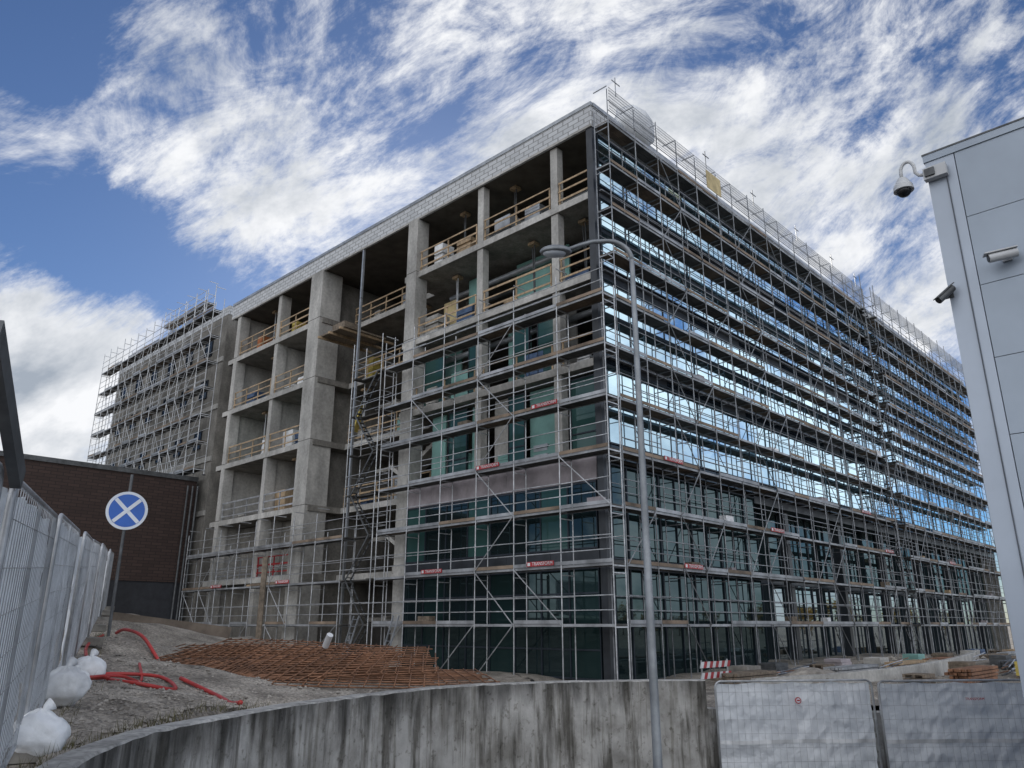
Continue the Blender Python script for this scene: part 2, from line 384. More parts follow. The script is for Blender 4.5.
b=wall_strip(wpd,.28,-1.1,lambda t:1.2-.06*max(0,t-.7)/.3,'stained_concrete','coping')
b.done('retaining_wall',label='curved grey concrete retaining wall with dark water stains',category='wall')
b=wall_strip(wp2[:19],.25,-1.1,lambda t:.62-.5*t,'stained_concrete','coping')
b.done('retaining_wall',label='low concrete edge wall behind the white site fence',category='wall')
P=[Vector(BL((a,bb,0))[:2]) for a,bb in((2.5,-4.2),(6,-5.6),(12,-6.4),(20,-6.0),(29,-4.6))]
b=wall_strip(catmull(P,6),.25,-.3,lambda t:.45+.4*t,'concrete_light','coping'); b.done('low_wall',label='pale curved concrete ramp wall in front of the scaffold',category='wall')

# ---------------------------------------------------------------- main building
FL=[4.9,8.7,12.5,16.3,20.1]; ZT=24.4; ZS=23.25; LEN=57.6; BW=32.8
bo=root('office_building',BL((20,12,0)),'large unfinished concrete and glass office building clad in scaffolding','building')
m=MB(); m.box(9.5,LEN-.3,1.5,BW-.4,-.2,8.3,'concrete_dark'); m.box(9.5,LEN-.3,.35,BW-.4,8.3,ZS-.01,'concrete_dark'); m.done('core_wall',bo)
for z in [0.25]+FL:
    m=MB(); t=.34
    m.box(.05,9.5,.25,12.9,z-t,z,'concrete'); m.box(2.2,9.5,12.9,20.8,z-t,z,'concrete'); m.box(.05,9.5,20.8,BW,z-t,z,'concrete')
    m.done('floor_slab',bo)
for z in FL:
    for (a0,b0,b1) in((.03,.3,12.85),(.03,22.25,BW),(2.18,12.95,20.75)):
        m=MB(); m.box(a0,a0+.019,b0,b1,z-.33,z-.01,'concrete_light'); m.done('slab_edge',bo)
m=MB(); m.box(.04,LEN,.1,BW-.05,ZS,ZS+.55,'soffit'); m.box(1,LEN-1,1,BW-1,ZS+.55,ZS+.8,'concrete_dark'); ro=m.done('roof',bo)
m=MB(); m.box(-.07,.04,-.05,BW,ZS-.05,ZT-.141,'fascia'); m.box(-.11,.04,-.08,BW,ZT-.14,ZT+.04,'alu'); m.box(-.085,-.071,-.05,BW,ZS-.06,ZS+.06,'concrete_light'); m.done('fascia',bo)
m=MB(); m.box(.05,LEN,-.07,.09,ZS-.05,ZT-.141,'fascia'); m.box(.05,LEN,-.11,.1,ZT-.14,ZT+.04,'alu'); m.done('fascia',bo)
def colm(b0,b1,a0,a1,z0=-.1,z1=ZS-.06,mt='concrete_light'):
    m=MB(); m.box(a0,a1,b0,b1,z0,z1,mt)
    for z in FL:
        if z<z1: m.box(a0-.004,a1+.004,b0-.004,b1+.004,z-.02,z+.015,'concrete_dark')
    m.done('column',bo)
colm(2.1,2.5,.1,.5); colm(6.9,7.3,.1,.5); colm(11.75,12.55,-.12,.65); colm(20.9,22.2,-.12,1.3); colm(16.78,16.90,-.05,.07,mt='alu')
colm(26.1,26.5,.1,.8); colm(31.5,32.0,.02,.7); colm(4.5,4.8,4.5,4.8,mt='concrete'); 
for (b0,a0,a1,z0,z1) in [(7.0,3.5,9.4,12.5,16),(7.0,5,9.4,16.3,19.8),(12.1,4,9.4,0.3,23.2),(21.7,1.4,9.4,.3,23.2),(26.2,.85,4.8,.3,19.7),(26.2,3.2,9.4,20.1,23.2),(31.7,.75,9.4,.3,23.2)]:
    m=MB(); m.box(a0,a1,b0,b0+.22,z0,z1,'concrete_light' if b0>25 else 'concrete'); m.done('partition_wall',bo)
m=MB(); m.box(9.3,9.48,.4,BW-.5,.3,23.2,'concrete_dark'); m.done('back_wall',bo)  # dark colour stands in for deep shadow at the back of the bays
def pan(b0,b1,a,z0,z1,mt):
    m=MB(); m.box(a,a+.1,b0,b1,z0,z1,mt); m.done('partition_board',bo)
pan(7.6,9.6,3.5,20.1,22.6,'teal'); pan(2.8,4.4,5,20.1,23.2,'concrete'); pan(4.6,5.6,2.4,20.1,22.0,'yellow')
pan(3.4,6.8,2.4,16.3,19.6,'teal'); pan(8.6,9.9,2.0,16.3,19.6,'teal'); pan(.6,2.0,3,16.3,19.7,'concrete'); pan(10.4,11.4,1.6,16.3,18.6,'plywood')
pan(2.6,4.0,1.8,12.5,15.9,'concrete_light'); pan(5.2,6.6,1.6,12.5,15.9,'teal'); pan(8.4,9.2,1.4,12.5,15.9,'concrete_light'); pan(10.2,11.4,1.8,12.5,15.9,'teal')
pan(.4,2.0,1.1,8.7,12.1,'teal'); pan(3.0,4.6,.9,8.7,12.1,'teal'); pan(5.9,6.8,.9,8.7,12.1,'concrete_light'); pan(7.5,8.3,.9,8.7,12.1,'teal'); pan(10.2,11.2,.9,8.7,12.1,'teal')
pan(27.5,30.5,3.0,12.5,15.9,'teal'); pan(23,25,2.5,12.5,15.9,'teal'); pan(28,31.2,3.5,8.7,12.1,'concrete_light'); pan(22.6,25.6,2.5,8.7,12.1,'concrete'); pan(27,31,4,16.3,19.9,'concrete'); pan(23,24.4,2.0,16.3,18.3,'teal')
pan(22.3,31.4,1.0,.3,4.4,'concrete'); pan(22.3,31.4,1.6,4.9,8.3,'concrete'); pan(13,20.7,6.5,16.3,19.9,'concrete'); pan(14,18,5.6,12.5,15.9,'concrete_light'); pan(13.2,16,5.0,8.7,12.1,'concrete'); pan(12.7,20.7,5,.3,4.5,'concrete_dark'); pan(22.4,26,5,20.1,23.2,'concrete')
def window(b0,b1,a,z0,z1,gl,nm=2,hm=()):
    m=MB(); w=.06
    m.box(a-.03,a+.03,b0,b1,z0,z1,gl)
    for k in range(nm+1):
        x=b0+(b1-b0)*k/nm; m.box(a-.07,a+.05,max(b0,x-w/2),min(b1,x+w/2),z0,z1,'frame')
    for z in (z0,z1-w)+tuple(hm): m.box(a-.075,a+.055,b0,b1,z,z+w,'frame')
    return m
win=[]
for b0,b1 in((2.5,3.9),(4.4,5.4),(7.4,8.4),(10.2,11.7)): win.append(window(b0,b1,.7,12.55,15.7,'glass_green',1,(13.4,)))
for b0,b1 in((.5,2.0),(4.6,5.6),(8.3,9.6)): win.append(window(b0,b1,.6,8.75,12.0,'glass_green',1,(9.6,)))
for (z,b0,b1,a,rr) in((22.6,.8,11,3.4,.2),(19.1,1,11.5,2.2,.16),(19.2,1,11,3.8,.15),(15.3,1,11.5,1.6,.15),(22.5,22.5,31,3.4,.18),(15.4,22.5,31,3,.16)):
    m=MB(); m.cyl((a,b0,z),(a,b1,z),rr,'alu',10); m.done('duct',bo)
for i in range(8):
    b0=.35+i*1.43; b1=b0+1.43
    if b0>11.6: break
    win.append(window(b0,min(b1,11.74),.0,.3,4.25,'glass_lower' if i%3 else 'glass_dark',1,(1.3,3.3)))
    win.append(window(b0,min(b1,11.74),.0,4.95,7.5,'glass_green' if i%3==1 else 'glass_lower',1,(6.6,)))
parts('window',bo,win)
bb=.3
while bb<11.6:
    e=min(bb+1.19,11.74); m=MB(); m.box(-.08,.04,bb,e,7.52,8.72,'lilac'); m.done('insulation_panel',bo); m=MB(); m.box(-.06,.04,bb,e,4.27,4.93,'membrane'); m.done('insulation_panel',bo); bb+=1.2
m=MB(); m.box(-.02,.3,-.02,.3,0,ZS-.06,'membrane'); m.done('corner_pier',bo)
# right facade
wins=[];sp=[];fins=[]
nb=24; bw=LEN/nb
for fi,z in enumerate([8.7,12.5,16.3,20.1]):
    zt=[12.5,16.3,20.1,ZS][fi]
    for i in range(nb):
        a0=i*bw+(.32 if i==0 else 0); a1=(i+1)*bw
        m=MB()
        z0=z+.30; z1=zt-.36; zc=z0+(z1-z0)*.5
        for (za,zb_) in((z0,zc),(zc,z1)):
            yy=[random.uniform(-.008,.008) for _ in range(4)]
            m.add([(a0,-.04+yy[0],za),(a1,-.04+yy[1],za),(a1,-.04+yy[2],zb_),(a0,-.04+yy[3],zb_)],[(0,1,2,3)],'glass_blue')
        m.box(a0,a0+.03,-.07,0.0,z0,z1,'frame')
        m.box(a0,a1,-.12,0,z0-.06,z0,'frame'); m.box(a0,a1,-.12,0,z1,z1+.06,'frame'); 
        m.box(a0,a1,-.12,0,zc-.07,zc+.07,'frame')
        wins.append(m)
        s_=MB(); s_.box(a0,a1-.015,-.05,.02,z-.30,z+.24,'glass_spandrel' if random.random()<.7 else 'membrane'); sp.append(s_)
        s_=MB(); s_.box(a0,a1-.01,-.20,-.052,z-.02,z+.03,'steel_shade'); fins.append(s_)
for i in range(nb):
    a0=i*bw+(.32 if i==0 else 0);a1=(i+1)*bw; near=i<5; y=0.0 if near else 1.2
    for z0,z1 in((.3,4.2),(4.6,8.1)):
        m=MB(); n=2
        for k in range(n):
            x0=a0+(a1-a0)*k/n; x1=a0+(a1-a0)*(k+1)/n; yy=[random.uniform(-.006,.006) for _ in range(4)]
            m.add([(x0,y-.03+yy[0],z0),(x1,y-.03+yy[1],z0),(x1,y-.03+yy[2],z1),(x0,y-.03+yy[3],z1)],[(0,1,2,3)],'glass_lower' if near or z0>4 else 'glass_street')
            m.box(x0-.03 if k else x0,x0+.03,y-.09,y,z0,z1,'frame')
        m.box(a0,a1,y-.1,y,z0-.06,z0,'frame'); m.box(a0,a1,y-.1,y,z1,z1+.06,'frame'); wins.append(m)
    s_=MB(); s_.box(a0,a1-.015,y-.05,y+.05,4.27,4.53,'membrane'); sp.append(s_)
    s_=MB(); s_.box(a0,a1-.015,y-.05,y+.05,-.1,.23,'concrete'); fins.append(s_)
parts('window',bo,wins,100-len(win)); parts('spandrel_panel',bo,sp); parts('facade_fin',bo,fins)
m=MB(); m.box(12.05,LEN,-.05,1.5,7.9,8.26,'membrane'); m.done('soffit',bo)
for a in range(16,58,7):
    m=MB(); m.box(a,a+.4,.3,.7,0,7.89,'membrane'); m.done('column',bo)
m=MB(); m.box(LEN-.29,LEN,.0,BW-.4,0,ZS-.02,'concrete'); m.done('end_wall',bo)
def rail(b0,b1,z,a=.12,mt='timber'):
    m=MB(); n=max(2,int((b1-b0)/1.5)+1)
    for k in range(n):
        x=b0+.05+(b1-b0-.1)*k/(n-1); m.box(a,a+.05,x-.035,x+.035,z,z+1.15,mt)
    for h in(.2,.65,1.08): m.box(a-.03,a-.001,b0,b1,z+h+random.uniform(-.02,.02),z+h+.08,mt)
    m.done('guard_railing',bo)
for z in(20.1,16.3,12.5,8.7):
    for b0,b1 in((.3,2.05),(2.55,6.85),(7.35,11.7)):
        if z>=12.5: rail(b0,b1,z)
    for b0,b1 in((22.3,26.05),(26.55,31.4)): rail(b0,b1,z,mt='timber' if z>9 else 'steel')
    rail(12.9,20.7,z,a=2.3)
for b0,b1 in((22.3,26.05),(26.55,31.4)): rail(b0,b1,4.9,mt='red' if b0<24 else 'steel')
m=MB()
for k,z in enumerate([.25,4.9,8.7,12.5]):
    z2=[4.9,8.7,12.5,16.3][k]
    zm=(z+z2)/2
    for (p,q,aa) in(((13.3,z),(16.6,zm),2.9),((16.6,zm),(13.3,z2),4.2)):
        m.beam((aa,p[0],p[1]),(aa,q[0],q[1]),.95,.2,'concrete_light')
        for j in range(9):
            t=(j+.5)/9; yb=p[0]+(q[0]-p[0])*t; zb=p[1]+(q[1]-p[1])*t
            m.box(aa-.47,aa+.47,yb-.15,yb+.15,zb+.05,zb+.2,'concrete')
    m.box(2.4,4.8,16.6,17.8,zm-.2,zm,'concrete')
m.done('staircase',bo)
m=MB(); m.box(-.6,2.3,17.4,20.0,18.35,18.45,'timber_old')
for y in(17.6,18.7,19.8): m.box(-.8,3,y-.05,y+.05,18.22,18.35,'timber')
m.box(-.5,.6,17.6,18.8,18.45,18.8,'timber_old'); m.box(-.2,1.2,18.9,19.8,18.45,18.7,'orange')
m.done('loading_platform',bo)
m=MB(); m.beam((1.9,19.4,13.0),(2.1,19.0,14.6),.5,.08,'yellow'); m.done('ladder',bo)
rs=random.Random(21)
spots=[(z,b) for z in(20.1,16.3,12.5,8.7) for b in(1.2,3.6,5.5,8.4,10.6,13.8,16,19,23.5,25,27.6,30)]
rs.shuffle(spots)
for z,b_ in spots[:42]:
    a_=rs.uniform(.5,1.2) if not 12.8<b_<20.8 else rs.uniform(2.6,3.2); l=rs.uniform(.5,1.4); hgt=rs.uniform(.4,1.5); mt=rs.choice(['bag','timber','blue_wrap','alu','yellow','plywood','concrete_light','teal','orange'])
    m=MB(); n=rs.randint(3,7)
    for k in range(n):
        o=rs.uniform(-.08,.08); m.box(a_+o,a_+.8+o,b_+o,b_+l+o,z+.1+hgt*k/n,z+.1+hgt*(k+1)/n-.015,mt)
    for k in range(2): m.box(a_,a_+.8,b_+.1+k*(l-.3),b_+.2+k*(l-.3),z+.003,z+.1,'timber_old')
    m.done('material_stack',None,'stack of building material on an open concrete floor','building material',group='material stacks on the open floors')
for z,b_ in((20.1,9.5),(16.3,4.6),(16.3,1.5),(12.5,7.7),(20.1,24),(12.5,29),(8.7,24.6),(16.3,28.5),(16.3,14.2),(12.5,19.7),(20.1,15),(20.1,5.8),(16.3,10),(20.1,29),(16.3,24)):
    m=MB(); aa=1.3 if not 12.8<b_<20.8 else 2.7
    for o in(0,.12): m.cyl((aa+o,b_+o,z),(aa+o,b_+o*2,z+3.15 if z>20 else z+3.3),.035,'steel_dark' if b_<10 else 'steel',6)
    zt_=z+3.0 if z>20 else z+3.25
    m.box(aa-.15,aa+.25,b_-.12,b_+.3,zt_,zt_+.14,'timber'); m.done('formwork_prop',None,'steel prop standing between open concrete floors','prop',group='props on the open floors')

# far block
fb=root('office_building',BL((8,46,0)),'grey far wing of the unfinished building behind dense scaffolding','building')
F0,F1=34.2,55.4
m=MB(); m.box(.3,20,F0,F1,-.2,24.2,'concrete'); m.box(.28,20.02,F0-.02,F1+.02,24.2,24.9,'fascia'); m.done('wall',fb)
wl=[]
for z in(14.3,18.1,21.4):
    for i in range(6):
        b0=F0+2+i*3.3; wl.append(window(b0,b0+1.1,.26,z,z+1.4,'glass_spandrel',1))
parts('window',fb,wl)
for z in(9.7,13.5,17.3,20.9): 
    m=MB(); m.box(.2,.3,F0,F1,z-.35,z,'concrete_light'); m.done('floor_band',fb)

an=root('brick_building',BL((-8,45,0)),'low dark brown brick building with a black plinth','building')
m=MB(); m.box(-34,-.2,35.0,60,4.9,11.7,'brown_brick'); m.done('wall',an)
m=MB(); m.box(-33.95,-.25,35.08,59.9,-.5,4.9,'plinth'); m.done('plinth',an)
m=MB(); m.box(-34.1,-.15,34.9,60.1,11.7,12.0,'steel_dark'); m.done('roof',an)
for bb,a in((34.6,-.6),(34.4,-.35),(34.7,-.9)):
    m=MB(); m.cyl((a,bb,0),(a,bb,11.3),.07,'steel_dark',8); m.done('drain_pipe',an)

# ---------------------------------------------------------------- scaffolds
def scaffold(name,label,mp,t0,nb,bay,zb,decks,top,gap_w=.73,toe=('toe_wood','toe_steel'),deckm='deck',fr_lim=95,mesh=None,jit=0,st='steel',brp=.22,lift=2.07):
    T=lambda p:BL(mp(p))
    c=BL(mp((t0+nb*bay/2,.4,zb))); rt=root('scaffold',c,label,'scaffold')
    fr=[]; TP=[t0+i*bay+(random.uniform(-jit,jit) if 0<i<nb else 0) for i in range(nb+1)]
    for i in range(nb+1):
        t=TP[i]; m=MB(T)
        zt=top+random.choice((0,0,0,.15,.3))
        for d in(0,gap_w):
            m.cyl((t,d,zb),(t,d,zt if d else zt-.9),.027,st,5,cap=False)
            m.box(t-.09,t+.09,d-.09,d+.09,zb-.02,zb+.03,'steel_dark')
        for z in decks:
            m.beam((t,0,z-.07),(t,gap_w,z-.07),.045,.05,st)
            m.beam((t,0,z+1.75),(t,gap_w,z+1.75),.03,.04,st)
        fr.append(m)
    parts('scaffold_frame',rt,fr,fr_lim)
    dk=[];gr=[];br=[];ms=[]
    for li,z in enumerate(decks):
        for i in range(nb):
            a=TP[i];e=TP[i+1]; m=MB(T)
            dm=deckm if random.random()<.75 else 'deck_wood'
            m.box(a+.02,e-.02,.05,gap_w*.5-.01,z-.03,z+.03,dm); m.box(a+.02,e-.02,gap_w*.5+.01,gap_w-.05,z-.03,z+.03,dm)
            m.box(a+.02,e-.02,.02,.049,z-.06,z+.035,'toe_steel'); m.box(a+.02,e-.02,gap_w-.049,gap_w-.02,z-.06,z+.035,'toe_steel')
            dk.append(m)
            m=MB(T); r1=random.random(); s1=random.uniform(-.03,.03)
            m.cyl((a,gap_w+.03,z+.5),(e,gap_w+.03,z+.5),.021,st,5,cap=False)
            m.cyl((a,gap_w+.03,z+1.0),(e,gap_w+.03,z+1.0+s1),.021,st,5,cap=False)
            tm=toe[0] if r1<.4 else toe[1]
            if r1<.78: m.box(a+.02,e-.02,gap_w+.005,gap_w+.03,z+.04,z+.17,tm)
            if random.random()<.6: m.cyl((a,-.03,z+1.0),(e,-.03,z+1.0),.02,st,5,cap=False)
            if random.random()<.10:
                x=random.uniform(a+.2,e-.6); m.box(x,x+random.uniform(.3,.9),.15,.5,z+.035,z+random.uniform(.12,.5),random.choice(['timber_old','bag','timber_old','lilac','timber']))
            gr.append(m)
            if (i%4)==2 or random.random()<brp:
                m=MB(T); zl=z-lift
                p,q=((a,zl),(e,z)) if (li%2)^(random.random()<.25) else ((e,zl),(a,z))
                m.cyl((p[0],gap_w+.05,max(p[1],zb)),(q[0],gap_w+.05,q[1]),.021,st,5,cap=False); br.append(m)
    if mesh:
        for i in range(nb):
            a=TP[i];e=TP[i+1]; m=MB(T); x=a+.03
            while x<e: m.box(x,x+.012,gap_w+.06,gap_w+.068,mesh[0],mesh[1],'toe_steel'); x+=.085
            z=mesh[0]
            while z<=mesh[1]: m.box(a+.02,e-.02,gap_w+.069,gap_w+.08,z,z+.02,'toe_steel'); z+=(mesh[1]-mesh[0])/7.001
            ms.append(m)
        parts('guard_mesh',rt,ms)
    parts('deck',rt,dk); parts('guard_rail',rt,gr); parts('diagonal_brace',rt,br)
    return rt
LV=[2.2+2.07*k for k in range(12)]
mpR=lambda p:(p[0],-.32-p[1],p[2])
mpL=lambda p:(-.32-p[1],p[0],p[2])
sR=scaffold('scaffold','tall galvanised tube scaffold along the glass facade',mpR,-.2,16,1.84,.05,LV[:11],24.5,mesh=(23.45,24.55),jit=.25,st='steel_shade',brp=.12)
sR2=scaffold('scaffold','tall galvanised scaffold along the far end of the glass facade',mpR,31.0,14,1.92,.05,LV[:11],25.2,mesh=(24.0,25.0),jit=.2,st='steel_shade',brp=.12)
sL=scaffold('scaffold','galvanised scaffold across the open near bays of the building',mpL,-1.05,6,2.3,.1,LV[:7],16.0,jit=.2)
sL2=scaffold('scaffold','low scaffold in front of the concrete bays',mpL,15.6,8,2.2,.4,LV[:3],7.8,jit=.3)
sF=scaffold('scaffold','dense pale scaffold wrapped around the far grey wing',mpL,F0-.4,14,1.57,12.02,[12.4+1.95*k for k in range(7)],26.0,jit=.1,st='steel_pale',brp=.6,lift=1.95)
sF2=scaffold('scaffold','short scaffold platform on top of the far wing',lambda p:(1.0-p[1],p[0],p[2]),F0+4,4,2.0,24.92,[26.4],27.5,st='steel_pale',lift=1.4,brp=.5)
def tower(label,mp,t0,zb,levels,top,w=1.1,sm='steel',st='steel'):
    T=lambda p:BL(mp(p)); rt=root('scaffold_stair_tower',BL(mp((t0+1.2,w/2,zb))),label,'scaffold stairs')
    for i,(t,d) in enumerate(((t0,0),(t0+2.5,0),(t0,w),(t0+2.5,w))):
        m=MB(T); m.cyl((t,d,zb),(t,d,top),.027,st,5); m.done('standard',rt)
    for k in levels:
        z=LV[k]; zl=z-2.07
        m=MB(T); p,q=((t0+.4,zl),(t0+2.1,z)) if k%2 else ((t0+2.1,zl),(t0+.4,z))
        for d in(.45,w-.05): 
            m.beam((p[0],d,max(zb,p[1])),(q[0],d,q[1]),.03,.08,sm)
        for j in range(8):
            s=(j+.5)/8; x=p[0]+(q[0]-p[0])*s; zz=p[1]+(q[1]-p[1])*s; m.box(x-.11,x+.11,.46,w-.06,zz-.015,zz+.015,'deck')
        m.done('stair_flight',rt)
        m=MB(T); m.box(t0,t0+2.5,.02,.4,z-.03,z+.03,'deck'); m.box(t0,t0+.35,.41,w,z-.03,z+.03,'deck'); m.box(t0+2.15,t0+2.5,.41,w,z-.03,z+.03,'deck')
        for h in(.5,1.0):
            for d in(0,w): m.cyl((t0,d,z+h),(t0+2.5,d,z+h),.02,st,5)
            for t in(t0,t0+2.5): m.cyl((t,0,z+h),(t,w,z+h),.02,st,5)
        m.done('landing',rt)
tower('scaffold stair tower beside the open concrete bay',mpL,13.0,.1,range(0,7),16.6,.8,'steel_dark')
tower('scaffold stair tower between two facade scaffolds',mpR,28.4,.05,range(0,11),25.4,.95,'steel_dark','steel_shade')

def banner(mp,t,z,right):
    S=.72
    if right: fa=lambda dt,dz,o:BL((t+dt*S,-1.12-o,z+dz*S))
    else: fa=lambda dt,dz,o:BL((-1.12-o,t-dt*S,z+dz*S))
    m=MB(ID); vs=[fa(x,y,o) for o in(0,.012) for x,y in((-.95,-.12),(.95,-.12),(.95,.12),(-.95,.12))]
    m.add(vs,[(3,2,1,0),(4,5,6,7),(0,1,5,4),(1,2,6,5),(2,3,7,6),(3,0,4,7)],'red')
    o=m.done('banner',None,'red scaffold banner with white company lettering','banner',group='lettered scaffold banners')
    X=Vector((UX,UY,0)) if right else Vector((-VX,-VY,0)); Nn=Vector((-VX,-VY,0)) if right else Vector((-UX,-UY,0))
    mtx=Matrix((( X.x,0,Nn.x,0),(X.y,0,Nn.y,0),(0,1,0,0),(0,0,0,1))); mtx.translation=Vector(fa(.16,0,.02))
    textmesh('TRANSFORM',.25*S,mtx,'white_paint','lettering',o)
    m=MB(ID); c=[fa(x,y,o2) for o2 in(.012,.018) for x,y in((-.88,-.08),(-.70,-.08),(-.70,.08),(-.88,.08))]
    m.add(c,[(3,2,1,0),(4,5,6,7),(0,1,5,4),(1,2,6,5),(2,3,7,6),(3,0,4,7)],'white_paint'); m.done('emblem',o)
for t,k in((2.0,4),(2.3,1),(8.6,1),(20.9,1),(28.5,1),(5.2,3)): banner(None,t,LV[k]+.14,False)
for t,k in((3.2,3),(4.2,1),(24.0,3),(27,2),(12,2),(40,2)): banner(None,t,LV[k]+.14,True)

m=MB(); m.ell((3.4,.0,ZT+.5),(1.3,.8,1.0),'white_paint',16,10,fn=lambda d:1+.18*noise.noise(d*2.3)); m.done('insulation_heap',None,'white plastic wrapped insulation heap on the roof edge','insulation')
m=MB(); m.box(7.9,9.3,-1.18,-1.15,23.2,24.2,'plywood'); m.done('plywood_panel',None,'yellowish plywood sheet fixed on the top scaffold rail','plywood')
for a in(.4,8.1,13.2,18.7,24,28):
    m=MB(); m.cyl((a,-1.09,24.4),(a,-1.09,25.4),.024,'steel_shade',5); m.beam((a-.3,-1.12,25.1),(a+.3,-1.12,25.1),.03,.04,'steel_shade'); m.done('scaffold_tube',None,'short steel tube standing on top of the scaffold','scaffold tube',group='loose tubes on the scaffold top')

# ---------------------------------------------------------------- right grey building
KX,KY=7.42,12.0
def GK(p):
    return (KX-VX*p[0]+UX*p[1], KY-VY*p[0]+UY*p[1], p[2])
gb=root('clad_building',GK((4,3,-1)),'pale blue-grey metal-clad building with panel joints','building')
GT=CZ+8.05
m=MB(GK); m.box(.05,9,.05,6,-1,GT-.14,'joint'); m.done('wall',gb)
pl=[]
m=MB(GK); m.box(0,.46,0,.06,-1,GT-.14,'cladding_light'); m.box(0,.028,.061,6,-1,GT-.14,'cladding_light'); m.done('corner_trim',gb)
cols=[.475,3.2,5.9,8.9]
zs=[GT-.14]; 
while zs[-1]>-1: zs.append(zs[-1]-1.27)
for i in range(len(cols)-1):
    for k in range(len(zs)-1):
        m=MB(GK); m.box(cols[i],cols[i+1]-.014,-.0,.05,zs[k+1]+.012,zs[k],'cladding'); pl.append(m)
parts('cladding_panel',gb,pl)
m=MB(GK); m.box(-.02,9.05,-.025,6,GT-.135,GT,'cladding'); m.box(-.03,9.06,-.035,6.01,GT,GT+.03,'steel_dark'); m.done('roof_edge',gb)
m=MB(GK); m.cyl((.30,-.02,-1),(.30,-.02,GT-.5),.010,'joint',6); m.done('cable',gb)
zc=GT-.30
dc=root('security_camera',GK((-.6,-.1,zc-.4)),'dome security camera on a curved grey arm from the building corner','security camera')
m=MB(GK); m.box(-.03,.34,-.16,-.03,zc-.24,zc-.02,'camera_white'); m.box(.0,.16,-.2,-.161,zc-.2,zc-.06,'steel_dark'); m.done('mount_plate',dc)
m=MB(GK); pts=[(.0,-.1,zc-.12),(-.10,-.12,zc-.09),(-.15,-.14,zc-.02)]
for k in range(9):
    t=math.pi*k/8; pts.append((-.26+.115*math.cos(t),-.16,zc+.06+.17*math.sin(t)))
pts.append((-.375,-.16,zc-.08)); m.tube(pts,.030,'camera_white',10); m.done('arm',dc)
m=MB(GK); m.cyl((-.375,-.16,zc-.22),(-.375,-.16,zc-.07),.16,'camera_white',22,.08); m.cyl((-.375,-.16,zc-.31),(-.375,-.16,zc-.22),.17,'camera_white',22,.16); m.done('housing',dc)
m=MB(GK); m.ell((-.375,-.16,zc-.31),(.125,.125,.12),'black',18,10); m.done('dome',dc)
def bullet(t,z,dirv,mt,label,S=1.7):
    c=root('security_camera',GK((t,-.1,z)),label,'security camera')
    m=MB(GK); m.box(t-.07,t+.07,-.03,-.001,z-.02,z+.14,mt); m.cyl((t,-.03,z+.05),(t,-.17*S*.8,z),.024,mt,8); m.done('bracket',c)
    d=Vector(dirv).normalized(); p=Vector((t,-.15*S,z)); m=MB(GK); m.cyl(p-d*.12*S,p+d*.14*S,.045*S,mt,16)
    m.beam(p-d*.12*S+Vector((0,0,.05*S)),p+d*.18*S+Vector((0,0,.05*S)),.1*S,.012*S,mt); m.done('body',c)
    m=MB(GK); m.cyl(p+d*.14*S,p+d*.147*S,.036*S,'black',16); m.done('lens',c)
bullet(.92,CZ+5.68,(-.85,-.4,-.12),'camera_white','white bullet security camera on the panel wall',1.6)
bullet(.0,CZ+5.3,(-.5,-.5,-.6),'steel_dark','dark bullet security camera pointing down at the corner',1.4)

# ---------------------------------------------------------------- street lamp
LXp,LYp=1.72,10.0
lp=root('street_lamp',(LXp,LYp,-1),'grey metal street lamp with a curved arm and flat oval head','street lamp')
m=MB(ID); zt=CZ+5.0; m.cyl((LXp,LYp,-1),(LXp,LYp,0),.08,'lamp_grey',16,.078); m.cyl((LXp,LYp,0),(LXp,LYp,zt),.058,'lamp_grey',16,.036,cap=True); m.done('pole',lp)
m=MB(ID); pts=[(LXp,LYp,zt-.02)]
for k in range(1,9):
    t=math.pi/2*k/8; pts.append((LXp-.34*(1-math.cos(t)),LYp,zt+.30*math.sin(t)))
pts+= [(LXp-.55,LYp,zt+.29),(LXp-.75,LYp,zt+.23),(LXp-.93,LYp,zt+.16)]; m.tube(pts,[.034]*9+[.032,.030,.028],'lamp_grey',12); m.done('arm',lp)
m=MB(ID)
m.ell((LXp-1.09,LYp,zt+.13),(.23,.14,.09),'lamp_grey',22,12,cut=zt+.105); m.done('lamp_head',lp)
m=MB(ID); m.ell((LXp-1.11,LYp,zt+.103),(.17,.10,.05),'sign_white',18,8); m.done('diffuser',lp)

